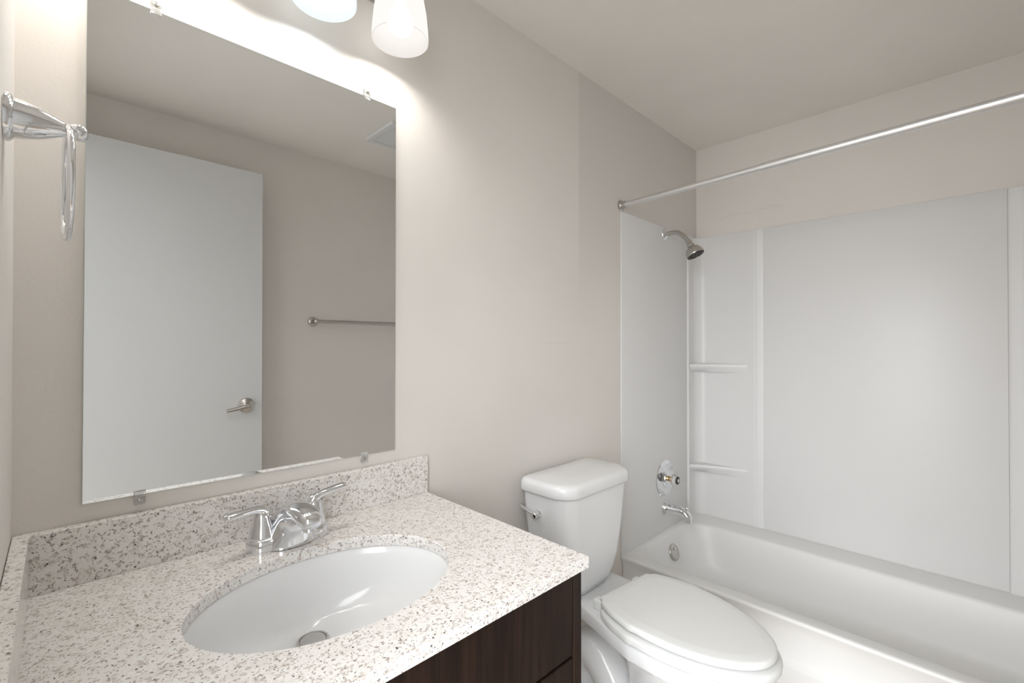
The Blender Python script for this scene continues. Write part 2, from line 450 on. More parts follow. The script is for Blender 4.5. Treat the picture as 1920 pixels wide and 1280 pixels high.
# ---------------------------------------------------------------- faucet
FX, FY, FZ = 0.393, -0.086, CT
fau = thing('sink_faucet', 'chrome two-lever faucet on the countertop behind the oval sink', 'faucet', (FX, FY, FZ))
b = bm_new()
loft(b, [rrect(FX-0.080+i, FX+0.080-i, FY-0.0285+i, FY+0.0285-i, 0.0284-i, FZ+z, 12) for i, z in ((0.0005, 0.0002), (0, 0.003), (0.0008, 0.018), (0.002, 0.0215), (0.005, 0.0245), (0.009, 0.0255))])
obj('base_plate', b, 'chrome', fau, 40)
b = bm_new()   # spout: broad skirt at the base rising and reaching forward over the basin
def osec(c, d, wx, h, k=28):
    d = Vector(d).normalized(); s = Vector((1, 0, 0)); up = s.cross(d).normalized()
    return [Vector(c) + s*wx*math.copysign(abs(math.cos(2*math.pi*i/k))**0.85, math.cos(2*math.pi*i/k)) + up*h*math.copysign(abs(math.sin(2*math.pi*i/k))**0.85, math.sin(2*math.pi*i/k)) for i in range(k)]
secs = [((FX, FY-0.006, FZ+0.002), (0, 0, 1), 0.050, 0.036), ((FX, FY-0.006, FZ+0.016), (0, 0, 1), 0.047, 0.0355), ((FX, FY-0.008, FZ+0.034), (0, -0.1, 1), 0.040, 0.034),
        ((FX, FY-0.013, FZ+0.051), (0, -0.4, 1), 0.033, 0.030), ((FX, FY-0.027, FZ+0.066), (0, -1, 0.9), 0.0275, 0.0245), ((FX, FY-0.050, FZ+0.0755), (0, -1, 0.25), 0.0245, 0.0195),
        ((FX, FY-0.078, FZ+0.0785), (0, -1, -0.05), 0.023, 0.0175), ((FX, FY-0.104, FZ+0.0765), (0, -1, -0.25), 0.0225, 0.0165), ((FX, FY-0.122, FZ+0.071), (0, -1, -0.5), 0.0195, 0.0140), ((FX, FY-0.129, FZ+0.0675), (0, -1, -0.5), 0.012, 0.0085)]
loft(b, [osec(*s) for s in secs])
sp = obj('spout', b, 'chrome', fau, 60)
b = bm_new(); lathe(b, (FX, FY-0.107, FZ+0.064), (0, -0.15, -1), [(0.0125, 0.0), (0.0125, 0.012), (0.0105, 0.0125), (0.0095, 0.010)], 24)
obj('aerator', b, 'chrome', sp)
for sgn, dyl, rise in ((-1, -0.014, -0.001), (1, -0.004, 0.008)):
    hx_ = FX + sgn*0.051
    b = bm_new()
    lathe(b, (hx_, FY, FZ+0.024), (0, 0, 1), [(0.0235, 0), (0.0240, 0.002), (0.0232, 0.005), (0.0205, 0.018), (0.0175, 0.030), (0.0160, 0.040), (0.0150, 0.046), (0.0105, 0.051), (0.0, 0.053)], 28)
    hd = obj('handle', b, 'chrome', fau, 50)
    b = bm_new()   # paddle lever: round neck flattening into a broad blade
    ctr = bez([(hx_-sgn*0.004, FY, FZ+0.060), (hx_-sgn*0.001, FY, FZ+0.074), (hx_+sgn*0.014, FY+dyl*0.3, FZ+0.081+rise*0.3), (hx_+sgn*0.040, FY+dyl*0.7, FZ+0.0825+rise*0.8), (hx_+sgn*0.068, FY+dyl, FZ+0.082+rise*1.4)], 6)
    rows = []; m_ = len(ctr)-1
    for i, p in enumerate(ctr):
        d = (ctr[min(i+1, m_)] - ctr[max(i-1, 0)]).normalized()
        sd = Vector((0, 1, 0)); sd = (sd - d*sd.dot(d)).normalized(); nn = d.cross(sd)
        f = i/m_
        hw_ = 0.0135 - 0.004*min(1, f*2.2) + 0.0022*max(0, f-0.5)*2
        ht_ = 0.0130 - 0.0062*min(1, f*1.9)
        if i == m_: hw_ *= 0.72; ht_ *= 0.6
        rows.append([p + sd*hw_*math.copysign(abs(math.cos(a))**0.7, math.cos(a)) + nn*ht_*math.copysign(abs(math.sin(a))**0.8, math.sin(a)) for a in [2*math.pi*q/20 for q in range(20)]])
    loft(b, rows)
    obj('lever', b, 'chrome', hd, 60)

# ---------------------------------------------------------------- mirror with clips
MX, MZ, MW, MH, MT = 0.3845, 1.3745, 0.602, 0.900, 0.006
mir = thing('wall_mirror', 'large frameless rectangular mirror on the wall above the sink', 'mirror', (MX, 0, MZ))
rot = Matrix.Translation((MX, 0, MZ)) @ Matrix.Rotation(R(0.15), 4, 'Y') @ Matrix.Translation((-MX, 0, -MZ))
b = bm_new(); add_box(b, (MX-MW/2, -0.001, MZ-MH/2), (MX+MW/2, -0.001-MT+0.0012, MZ+MH/2)); b.transform(rot); obj('backing', b, 'mirror_edge', mir, 0)
b = bm_new(); add_box(b, (MX-MW/2+0.0008, -0.001-MT+0.0012, MZ-MH/2+0.0008), (MX+MW/2-0.0008, -0.001-MT, MZ+MH/2-0.0008)); b.transform(rot); obj('glass', b, 'mirror_glass', mir, 0)
for cx_, up in ((0.180, 1), (0.604, 1), (0.160, -1), (0.598, -1)):
    ze = (rot @ Vector((cx_, 0, MZ + up*MH/2))).z
    b = bm_new()
    add_box(b, (cx_-0.0085, -0.0005, ze+up*0.0006), (cx_+0.0085, -0.0095, ze+up*0.017), 0.0015, 2)
    add_box(b, (cx_-0.0085, -0.0074, ze-up*0.008), (cx_+0.0085, -0.0098, ze+up*0.004), 0.001, 2)
    c = obj('mirror_clip', b, 'clear_acrylic', mir, 40); c['label'] = 'clear plastic clip'
    b = bm_new(); lathe(b, (cx_, -0.0092, ze+up*0.0095), (0, -1, 0), [(0.0042, 0), (0.0040, 0.0014), (0.002, 0.0022), (0.0014, 0.0010)], 16)
    obj('screw', b, 'brushed_nickel', c, 40)

# ---------------------------------------------------------------- vanity light above the mirror
LTX, LTY = (0.082, 0.267, 0.452, 0.637), -0.110
lz = 1.930
vl = thing('vanity_light', 'wall light with frosted glass shades above the mirror', 'light', (0.36, 0, 2.08))
b = bm_new(); add_box(b, (0.36-0.33, -0.0005, 2.072), (0.36+0.33, -0.022, 2.142), 0.006, 3); obj('back_plate', b, 'brushed_nickel', vl, 40)
for i, x in enumerate(LTX):
    b = bm_new(); tube(b, bez([(x, -0.020, 2.107), (x, -0.070, 2.117), (x, -0.104, 2.108), (x, LTY, 2.085)], 6), 0.007, 12)
    lathe(b, (x, LTY, 2.045), (0, 0, 1), [(0.026, 0), (0.026, 0.030), (0.018, 0.042), (0.008, 0.048)], 24)
    arm = obj('arm', b, 'brushed_nickel', vl, 40)
    kind = 'cool' if i == 2 else 'warm'
    b = bm_new()
    lathe(b, (x, LTY, lz), (0, 0, 1), [(0.0655, 0.0), (0.0665, 0.001), (0.0668, 0.004), (0.0655, 0.030), (0.0615, 0.070), (0.0560, 0.100), (0.0470, 0.118), (0.0280, 0.126), (0.0270, 0.1225), (0.0450, 0.114), (0.0530, 0.098), (0.0585, 0.069), (0.0625, 0.030), (0.0640, 0.004), (0.0655, 0.0)], 48, False, False)
    sh = obj('shade', b, 'shade_' + kind, vl, 60)
    sh.data.materials.append(M['shade_inside_' + kind])          # the inner face of the glass
    ax = Vector((x, LTY, 0)) - Vector(ROOT_LOC[vl]); ax.z = 0
    for f in sh.data.polygons:
        r_ = f.center - ax; r_.z = 0
        if f.normal.dot(r_) < 0 or (f.normal.z < -0.5): f.material_index = 1
    sh['label'] = 'frosted glass shade glowing ' + ('cool white' if i == 2 else 'warm white')
    b = bm_new(); lathe(b, (x, LTY, 1.942), (0, 0, 1), [(0.0, 0.0), (0.012, 0.0022), (0.021, 0.0085), (0.027, 0.017), (0.030, 0.028), (0.029, 0.040), (0.023, 0.058), (0.016, 0.072), (0.0135, 0.084), (0.0135, 0.104)], 28)
    obj('bulb', b, 'bulb_' + kind, vl, 80)

# ---------------------------------------------------------------- towel ring on the left wall
TRX, TRY, TRZ = 0.064, -0.200, 1.497
tr = thing('towel_ring', 'chrome towel ring hanging from the left wall beside the mirror', 'towel ring', (0, TRY, TRZ))
b = bm_new()
lathe(b, (0.0003, TRY, TRZ), (1, 0, 0), [(0.031, 0), (0.031, 0.004), (0.029, 0.007), (0.0255, 0.009), (0.0245, 0.018), (0.0205, 0.032), (0.0150, 0.045), (0.0105, 0.054), (0.009, 0.0585), (0.0085, 0.062), (0.011, 0.067), (0.0118, 0.072), (0.0105, 0.077), (0.006, 0.0805), (0.0, 0.0815)], 32)
obj('post', b, 'chrome', tr, 40)
b = bm_new(); torus(b, (TRX-0.004, TRY, TRZ-0.0745), (math.cos(R(2.3)), math.sin(R(2.3)), 0), 0.0745, 0.0042, 72, 12)
obj('ring', b, 'chrome', tr, 180)

# ---------------------------------------------------------------- toilet
TX = 1.316
toi = thing('toilet', 'white two-piece toilet with closed lid between the vanity and the bathtub', 'toilet', (TX, -0.40, 0))
def tank_ring(hw, yb, yf, z, bow, rf, rb=0.03, n=10):
    """plan of the tank: straight back, rounded corners, bowed front"""
    pts = rrect(TX-hw, TX+hw, yf, yb, (rb, rb, rf, rf), z, n)
    out = []
    for p in pts:
        f = max(0.0, (yb - p.y)/(yb-yf))
        out.append(Vector((p.x, p.y - bow*f*(1-min(1, ((p.x-TX)/hw)**2)), z)))
    return out
def subdiv(pts, m=3):
    out = []
    for i, p in enumerate(pts):
        q = pts[(i+1) % len(pts)]
        if (q-p).length > 0.05:
            out += [p + (q-p)*(k/m/2) for k in range(m*2)]
        else: out.append(p)
    return out
b = bm_new()
rows = [(0.080, -0.050, -0.165, 0.391, 0.008, 0.05), (0.105, -0.046, -0.180, 0.398, 0.012, 0.06), (0.127, -0.042, -0.192, 0.427, 0.014, 0.065), (0.140, -0.038, -0.198, 0.455, 0.016, 0.065), (0.150, -0.034, -0.202, 0.495, 0.018, 0.062), (0.163, -0.030, -0.206, 0.57, 0.020, 0.058), (0.174, -0.028, -0.208, 0.65, 0.020, 0.055), (0.181, -0.026, -0.210, 0.729, 0.020, 0.052)]
loft(b, [subdiv(tank_ring(hw, yb, yf, z, bow, rf)) if False else tank_ring(hw, yb, yf, z, bow, rf, n=14) for hw, yb, yf, z, bow, rf in rows])
obj('tank', b, 'porcelain', toi, 60)
b = bm_new()
g = 0.006
rows = [(0.182, -0.026, -0.211, 0.7285, 0.020, 0.055), (0.1905, -0.022, -0.2185, 0.7295, 0.021, 0.056), (0.1925, -0.021, -0.2205, 0.733, 0.021, 0.057), (0.1915, -0.022, -0.2195, 0.755, 0.021, 0.057), (0.189, -0.024, -0.217, 0.763, 0.021, 0.056), (0.1845, -0.028, -0.2125, 0.7680, 0.0205, 0.055), (0.175, -0.036, -0.203, 0.7705, 0.019, 0.053), (0.08, -0.09, -0.15, 0.773, 0.008, 0.025)]
loft(b, [tank_ring(hw, yb, yf, z, bow, rf, n=14) for hw, yb, yf, z, bow, rf in rows])
obj('tank_lid', b, 'porcelain', toi, 60)
xs = TX - 0.1735
b = bm_new()
lathe(b, (xs+0.003, -0.100, 0.664), (-1, 0, 0), [(0.0135, 0), (0.0135, 0.005), (0.0115, 0.009), (0.0095, 0.013), (0.0105, 0.018), (0.012, 0.023), (0.0105, 0.028), (0.005, 0.031), (0.0, 0.0315)], 24)
lp = bez([(xs-0.018, -0.100, 0.665), (xs-0.020, -0.085, 0.669), (xs-0.020, -0.055, 0.677), (xs-0.018, -0.033, 0.682)], 6)
tube(b, lp, [0.007, *[0.0065]*(len(lp)-3), 0.006, 0.004], 12, 0.7)
fl = obj('flush_lever', b, 'chrome', toi, 50); fl['label'] = 'chrome flush lever on the side of the tank'

# plans of bowl, seat and lid: half widths along the length, mirrored about the centre line
A = R(-6.0)
PIV = Matrix.Translation((TX, -0.47, 0)) @ Matrix.Rotation(A, 4, 'Z') @ Matrix.Translation((-TX, 0.47, 0))
def interp(tab, y):
    """smooth monotone interpolation of (y, half width), y falling"""
    for (ya, wa), (yb, wb) in zip(tab, tab[1:]):
        if ya >= y >= yb:
            k = tab.index((ya, wa)); f = (ya-y)/(ya-yb)
            w0 = tab[k-1][1] if k > 0 else wa; w3 = tab[k+2][1] if k+2 < len(tab) else wb
            y0 = tab[k-1][0] if k > 0 else ya+(ya-yb); y3 = tab[k+2][0] if k+2 < len(tab) else yb-(ya-yb)
            m1 = (wb-w0)/(yb-y0)*(yb-ya); m2 = (w3-wa)/(y3-ya)*(yb-ya)
            return (2*f**3-3*f*f+1)*wa + (f**3-2*f*f+f)*m1 + (-2*f**3+3*f*f)*wb + (f**3-f*f)*m2
    return tab[-1][1]
def plan(tab, z, grow=0.0, corner=0.012, n=26, rot=True):
    """closed outline from a half-width table; the last entry is the tip, rounded as an ellipse"""
    yb, yt = tab[0][0] + grow, tab[-1][0]
    ye, we = tab[-2]                      # the tip cap starts here
    half = []
    for k in range(4):                    # back corner
        a = R(90*k/3)
        w0 = interp(tab, tab[0][0]) + grow
        half.append((w0 - corner + corner*math.sin(a), yb - corner + corner*math.cos(a)))
    for k in range(1, n):
        y = (yb-corner) + (ye-(yb-corner))*k/n
        half.append((interp(tab, min(y, tab[0][0])) + grow, y))
    tip = yt - grow; w = we + grow
    for k in range(0, 24):
        a = R(90*k/24)
        half.append((w*math.cos(a), ye + (tip-ye)*math.sin(a)))
    pts = [Vector((TX+x, y, z)) for x, y in half] + [Vector((TX, tip, z))] + [Vector((TX-x, y, z)) for x, y in reversed(half)]
    return [PIV @ p for p in pts] if rot else pts
LID = [(-0.288, 0.122), (-0.32, 0.141), (-0.36, 0.1565), (-0.40, 0.1650), (-0.45, 0.1675), (-0.738, 0.0)]
SEAT = [(-0.285, 0.118), (-0.32, 0.145), (-0.36, 0.1625), (-0.40, 0.1715), (-0.45, 0.1755), (-0.747, 0.0)]
RIM = [(-0.045, 0.112), (-0.12, 0.119), (-0.20, 0.124), (-0.27, 0.136), (-0.33, 0.150), (-0.39, 0.1615), (-0.45, 0.1665), (-0.733, 0.0)]
b = bm_new()   # flat rim and deck in one, the bowl hanging below it
def bowlring(hw, yb, yt, z, base):
    out = []
    for p in base:                         # squeeze the rim outline onto the smaller ring
        f = max(0.0, min(1.0, (p.y + 0.045)/(-0.733+0.045)))
        full = interp(RIM, min(p.y, -0.045)) if p.y > -0.45 else 0.1665*math.sqrt(max(1e-6, 1-((p.y+0.45)/0.283)**2))
        side = max(-1.0, min(1.0, (p.x-TX)/max(full, 1e-4)))
        env = math.sqrt(max(0.0, 1-((0.56-f)/0.56)**2)) if f < 0.56 else math.sqrt(max(0.0, 1-((f-0.56)/0.44)**2))
        if f < 0.05: side = max(-1.0, min(1.0, (p.x-TX)/0.112)); env = max(env, 0.05)
        out.append(Vector((TX + side*hw*env, yb + (yt-yb)*f, z)))
    return [PIV @ q for q in out]
base0 = plan(RIM, 0.0, rot=False)
loft(b, [bowlring(0.104, -0.16, -0.545, 0.0, base0), bowlring(0.104, -0.16, -0.545, 0.018, base0), bowlring(0.090, -0.20, -0.54, 0.04, base0), bowlring(0.080, -0.28, -0.54, 0.10, base0), bowlring(0.084, -0.32, -0.555, 0.16, base0),
         bowlring(0.104, -0.325, -0.60, 0.22, base0), bowlring(0.128, -0.315, -0.650, 0.28, base0), bowlring(0.144, -0.285, -0.690, 0.325, base0), bowlring(0.150, -0.22, -0.700, 0.340, base0)]
        + [plan(RIM, 0.345, -0.010), plan(RIM, 0.3475, -0.002), plan(RIM, 0.353, 0.0), plan(RIM, 0.382, 0.0), plan(RIM, 0.387, -0.002), plan(RIM, 0.3895, -0.007), plan(RIM, 0.3905, -0.03)])
obj('bowl', b, 'porcelain', toi, 50)
b = bm_new()   # trapway hump behind the pedestal
tp = bez([(TX, -0.37, 0.035), (TX+0.004, -0.310, 0.075), (TX+0.01, -0.245, 0.145), (TX+0.014, -0.185, 0.190), (TX+0.016, -0.135, 0.160), (TX+0.016, -0.115, 0.09), (TX+0.014, -0.115, 0.0005)], 8)
tube(b, tp, [0.050 + 0.014*math.sin(math.pi*i/(len(tp)-1)) for i in range(len(tp))], 24)
for v in b.verts: v.co.z = max(v.co.z, 0.0)
obj('trapway', b, 'porcelain', toi, 60)
b = bm_new()   # foot flange
loft(b, [rrect(TX-w, TX+w, -0.47, -0.065, 0.07, z, 10) for w, z in ((0.108, 0.0), (0.110, 0.012), (0.102, 0.03), (0.086, 0.045))])
obj('foot', b, 'porcelain', toi, 50)
b = bm_new()
outer = [plan(SEAT, z, g, 0.02) for z, g in ((0.3970, -0.007), (0.3995, -0.001), (0.4110, 0.0005), (0.4165, -0.001), (0.4195, -0.005))]
HOLE = [(-0.345, 0.085), (-0.38, 0.106), (-0.43, 0.117), (-0.47, 0.119), (-0.67, 0.0)]
inner = [plan(HOLE, z, g, 0.03, 26) for z, g in ((0.4190, 0.003), (0.4100, 0.0), (0.3970, 0.003))]
vr = loft(b, outer + inner, False, False)
m_ = len(vr[0])
for i in range(m_):
    j = (i+1) % m_; b.faces.new((vr[-1][i], vr[-1][j], vr[0][j], vr[0][i]))
seat = obj('seat', b, 'seat_plastic', toi, 50)
for bx, by in ((-0.135, -0.42), (0.135, -0.42), (-0.105, -0.62), (0.105, -0.62)):
    p = PIV @ Vector((TX+bx, by, 0)); b = bm_new(); add_box(b, (p.x-0.009, p.y-0.006, 0.3885), (p.x+0.009, p.y+0.006, 0.3985), 0.002); obj('bumper', b, 'seat_plastic', seat, 40)
b = bm_new()
loft(b, [plan(LID, z, g, 0.012) for z, g in ((0.4268, -0.016), (0.4272, -0.006), (0.4285, -0.003), (0.4315, -0.0015), (0.4395, -0.002), (0.4430, -0.005), (0.4448, -0.011), (0.4456, -0.022), (0.4470, -0.030), (0.4474, -0.036))])
obj('seat_lid', b, 'seat_plastic', toi, 40)
for sx in (-0.095, 0.095):
    p = PIV @ Vector((TX+sx, -0.268, 0.402))
    b = bm_new(); add_box(b, (p.x-0.016, p.y-0.022, 0.3895), (p.x+0.016, p.y+0.012, 0.4215), 0.005, 3)
    obj('hinge', b, 'seat_plastic', toi, 50)
for sx in (-0.045, 0.045, ):
    b = bm_new(); lathe(b, (TX+sx*1.4, -0.115, 0.344), (0, 0, -1), [(0.011, -0.001), (0.011, 0.008), (0.006, 0.010), (0.005, 0.022), (0.0, 0.023)], 14)
    obj('tank_bolt', b, 'brass', toi, 40)
for sx in (-1, 1):
    b = bm_new(); lathe(b, (TX+sx*0.098, -0.30, 0.030), (0, 0, 1), [(0.017, -0.006), (0.017, 0.006), (0.013, 0.016), (0.006, 0.020), (0.0, 0.021)], 18)
    obj('bolt_cap', b, 'seat_plastic', toi, 50)

# ---------------------------------------------------------------- bathtub
BX0, BX1, BY0, BY1, BZ = 1.775, LX-0.001, WY+0.001, -0.001, 0.297
tub = thing('bathtub', 'white alcove bathtub along the right wall', 'bathtub', ((BX0+BX1)/2, (BY0+BY1)/2, 0))
b = bm_new()
def trect(x0, x1, y0, y1, r, z): return rrect(x0, x1, y0, y1, r, z, 12)
o_ = [(-0.006, 0.0), (-0.006, 0.138), (-0.004, 0.147), (0.004, 0.155), (0.012, 0.168), (0.013, 0.245), (0.009, 0.268), (0.002, 0.283), (0.0005, 0.288), (0.002, 0.2935), (0.007, 0.2968), (0.014, BZ)]
rings = [trect(BX0+dx, BX1, BY0, BY1, 0.004, z) for dx, z in o_]
i_ = [(1.826, 2.388, -1.468, -0.022, 0.13, BZ), (1.834, 2.382, -1.462, -0.026, 0.13, 0.2945), (1.840, 2.377, -1.456, -0.030, 0.13, 0.286), (1.848, 2.370, -1.440, -0.037, 0.13, 0.262), (1.860, 2.358, -1.41, -0.052, 0.135, 0.21), (1.880, 2.340, -1.36, -0.075, 0.14, 0.13), (1.900, 2.320, -1.33, -0.095, 0.14, 0.09), (1.935, 2.285, -1.29, -0.130, 0.12, 0.068), (1.98, 2.24, -1.24, -0.18, 0.10, 0.062)]
rings += [trect(*a) for a in i_]
loft(b, rings, True, True)
obj('tub_body', b, 'tub_enamel', tub, 45)
b = bm_new()
ny = (0, -0.93, 0.36)
oc = (2.150, -0.0545, 0.211)
lathe(b, oc, ny, [(0.037, -0.004), (0.038, 0.003), (0.036, 0.006), (0.025, 0.0085), (0.0, 0.0095)], 36)
ov = obj('overflow_plate', b, 'brushed_nickel', tub, 50); ov['label'] = 'round metal overflow plate'
for dz in (-0.016, 0.016):
    c = Vector(oc) + Vector((0, 0, dz)) + Vector(ny)*0.0085
    b = bm_new(); lathe(b, c, ny, [(0.005, -0.001), (0.0045, 0.0015), (0.002, 0.0022), (0.0, 0.0022)], 14); obj('screw', b, 'chrome', ov, 50)

# ---------------------------------------------------------------- surround panels
PZ0, PZ1 = BZ, 1.772
b = bm_new(); add_box(b, (1.775, -0.0003, PZ0), (2.4025, -0.0055, PZ1), 0.0018, 2)
tag(obj('surround_panel', b, 'surround_plastic', None, 30), 'flat white side panel behind the shower head and bathtub spout', 'wall panel')
b = bm_new(); add_box(b, (LX-0.0003, -0.336, PZ0), (LX-0.0065, -1.1565, PZ1), 0.0015, 2)
tag(obj('surround_panel', b, 'surround_plastic', None, 30), 'wide white back panel above the long side of the bathtub', 'wall panel')
def corner(label, ys):      # ys maps distance from the corner to y
    root = thing('corner_panel', label, 'wall panel', (LX, ys(0.0), PZ0))
    prof = [(2.4025, 0.0), (2.4025, 0.0062), (2.404, 0.0115), (2.4085, 0.0140), (2.413, 0.0125), (2.416, 0.0085), (2.421, 0.0075)]
    cx_, cy_, r_ = 2.468, 0.0615, 0.054
    prof += [(cx_ + r_*math.sin(R(a)), cy_ - r_*math.cos(R(a))) for a in range(0, 91, 9)]
    prof += [(2.522, 0.289), (2.5212, 0.292), (2.522, 0.295), (2.522, 0.305), (2.5212, 0.308), (2.522, 0.311), (2.5225, 0.328), (2.5250, 0.335), (2.5262, 0.336), (2.5317, 0.336), (2.5317, 0.0003)]
    prof[0] = (2.4025, 0.0003)
    b = bm_new()
    loft(b, [[Vector((x, ys(d), z)) for x, d in prof] for z in (PZ0, PZ1-0.002)])
    obj('panel', b, 'surround_plastic', root, 30)
    for zc in (1.088, 0.560):
        b = bm_new()
        base = []
        front = bez([(2.424, 0.008, 0), (2.440, 0.030, 0), (2.466, 0.075, 0), (2.492, 0.150, 0), (2.513, 0.225, 0), (2.5235, 0.268, 0)], 5)
        def shelf_ring(off, z):
            pts = []
            for p in front:
                q = Vector((p.x, p.y, 0)); corner_v = Vector((2.522, 0.010, 0)) - q
                corner_v.normalize(); q = q + corner_v*off
                pts.append(Vector((min(q.x, 2.5235), ys(max(q.y, 0.0075)), z)))
            pts.append(Vector((2.5236, ys(0.20), z))); pts.append(Vector((2.5236, ys(0.06), z)))
            pts += [Vector((cx_+0.003 + r_*math.sin(R(a)), ys(cy_-0.003 - r_*math.cos(R(a))), z)) for a in (75, 50, 25)]
            pts.append(Vector((2.45, ys(0.007), z)))
            return pts
        loft(b, [shelf_ring(o, zc+z) for o, z in ((0.030, -0.030), (0.012, -0.014), (0.002, -0.006), (0.0, 0.0), (0.001, 0.007), (0.004, 0.010), (0.010, 0.0105))])
        obj('shelf', b, 'surround_plastic', root, 50)
corner('white corner panel with two molded shelves near the shower head', lambda d: -d)
corner('white corner panel at the far right edge above the bathtub', lambda d: WY + d*1.155)

# ---------------------------------------------------------------- shower rod
rod = thing('shower_rod', 'straight metal shower curtain rod over the bathtub edge', 'curtain rod', (1.776, WY/2, 1.81))
ra, rb_ = Vector((1.778, -0.004, 1.797)), Vector((1.778, WY+0.004, 1.832))
b = bm_new(); tube(b, [ra, rb_], 0.0118, 24); obj('inner_tube', b, 'rod_metal', rod, 60)
b = bm_new(); mid_ = ra.lerp(rb_, 0.36); tube(b, [mid_, rb_ + (ra-rb_)*0.02], 0.0138, 24); obj('outer_tube', b, 'rod_metal', rod, 60)
for p, s in ((ra, -1), (rb_, 1)):
    yw = 0.0 if s < 0 else WY
    b = bm_new()
    lathe(b, (p.x, yw + s*0.0003, p.z), (0, s, 0), [(0.024, 0), (0.024, 0.003), (0.019, 0.005), (0.0165, 0.008), (0.0165, 0.024), (0.0135, 0.025)], 28)
    fl = obj('flange', b, 'brushed_nickel', rod, 40)
    for a in (90, 210, 330):
        b = bm_new(); lathe(b, (p.x + 0.020*math.cos(R(a)), yw + s*0.003, p.z + 0.020*math.sin(R(a))), (0, s, 0), [(0.0032, 0), (0.003, 0.0018), (0.001, 0.0024)], 12); obj('screw', b, 'chrome', fl, 40)

# ---------------------------------------------------------------- shower head
HX = 2.165
shw = thing('shower', 'small satin shower head on a bent arm at the top of the side panel', 'shower head', (HX, 0, 1.737))
b = bm_new(); lathe(b, (HX, -0.0056, 1.737), (0, -1, 0), [(0.028, 0), (0.027, 0.003), (0.020, 0.008), (0.012, 0.012), (0.0105, 0.014)], 28); obj('flange', b, 'chrome', shw, 50)
b = bm_new(); ap = bez([(HX, -0.006, 1.737), (HX, -0.050, 1.739), (HX, -0.080, 1.730), (HX, -0.108, 1.704), (HX, -0.124, 1.684)], 6); tube(b, ap, 0.0105, 18); obj('arm', b, 'brushed_nickel', shw, 60)
hd_ = Vector((0, -0.45, -0.893)).normalized(); hp = Vector((HX, -0.122, 1.687))
b = bm_new(); lathe(b, hp, hd_, [(0.0125, 0), (0.0135, 0.003), (0.0135, 0.014), (0.0115, 0.016), (0.0115, 0.019), (0.0165, 0.021), (0.018, 0.026), (0.0175, 0.034), (0.021, 0.037), (0.030, 0.044), (0.0365, 0.054), (0.040, 0.066), (0.0408, 0.078), (0.0400, 0.0805), (0.0388, 0.0785)], 40)
obj('head', b, 'brushed_nickel', shw, 40)
fc = hp + hd_*0.0775
b = bm_new(); lathe(b, fc, hd_, [(0.0392, -0.002), (0.0392, 0.0012), (0.030, 0.0020), (0.029, 0.0010), (0.0, 0.0018)], 36)
fp = obj('spray_face', b, 'dark_nozzle', shw, 40); fp['label'] = 'dark spray face'
u, w, _ = frame(hd_)
for k in range(9):
    r_, a = ((0.0, 0) if k == 0 else (0.022, R(45*k)))
    b = bm_new(); lathe(b, fc + (u*math.cos(a)+w*math.sin(a))*r_, hd_, [(0.0035, 0.0), (0.0032, 0.0035), (0.0016, 0.004), (0.0, 0.0032)], 10); obj('nozzle', b, 'rubber_dark', fp, 40)

# ---------------------------------------------------------------- shower valve
VXc, VZc = 2.157, 0.553
val = thing('shower_valve', 'round chrome shower valve with a clear knob above the tub spout', 'shower valve', (VXc, 0, VZc))
b = bm_new(); lathe(b, (VXc, -0.0056, VZc), (0, -1, 0), [(0.0870, 0), (0.0875, 0.002), (0.0840, 0.005), (0.0620, 0.008), (0.0600, 0.0072), (0.0440, 0.0092), (0.0420, 0.0112), (0.0300, 0.0125), (0.0280, 0.0165), (0.0150, 0.018)], 56)
obj('escutcheon', b, 'chrome', val, 25)
b = bm_new(); lathe(b, (VXc, -0.020, VZc), (0, -1, 0), [(0.013, 0), (0.013, 0.010), (0.0085, 0.012), (0.0085, 0.026)], 20)
st = obj('stem', b, 'brass', val, 40); st['label'] = 'bare brass stem'
b = bm_new()
kn = 48; rings = []
for r_, h_ in ((0.010, 0.040), (0.0185, 0.0415), (0.0235, 0.046), (0.0250, 0.054), (0.0240, 0.063), (0.0195, 0.069), (0.0120, 0.0705)):
    rings.append([Vector((VXc + r_*(1+0.05*math.cos(8*2*math.pi*k/kn))*math.cos(2*math.pi*k/kn), -h_, VZc + r_*(1+0.05*math.cos(8*2*math.pi*k/kn))*math.sin(2*math.pi*k/kn))) for k in range(kn)])
loft(b, rings)
kb = obj('knob', b, 'clear_acrylic', val, 50); kb['label'] = 'clear acrylic knob'
b = bm_new(); lathe(b, (VXc, -0.0700, VZc), (0, -1, 0), [(0.0180, -0.002), (0.0180, 0.003), (0.0155, 0.0045), (0.008, 0.004)], 28); cp = obj('cap', b, 'rubber_dark', kb, 40)
b = bm_new(); lathe(b, (VXc, -0.0742, VZc), (0, -1, 0), [(0.0085, -0.001), (0.0082, 0.0012), (0.004, 0.0022), (0.0, 0.0024)], 24); obj('button', b, 'chrome', cp, 50)

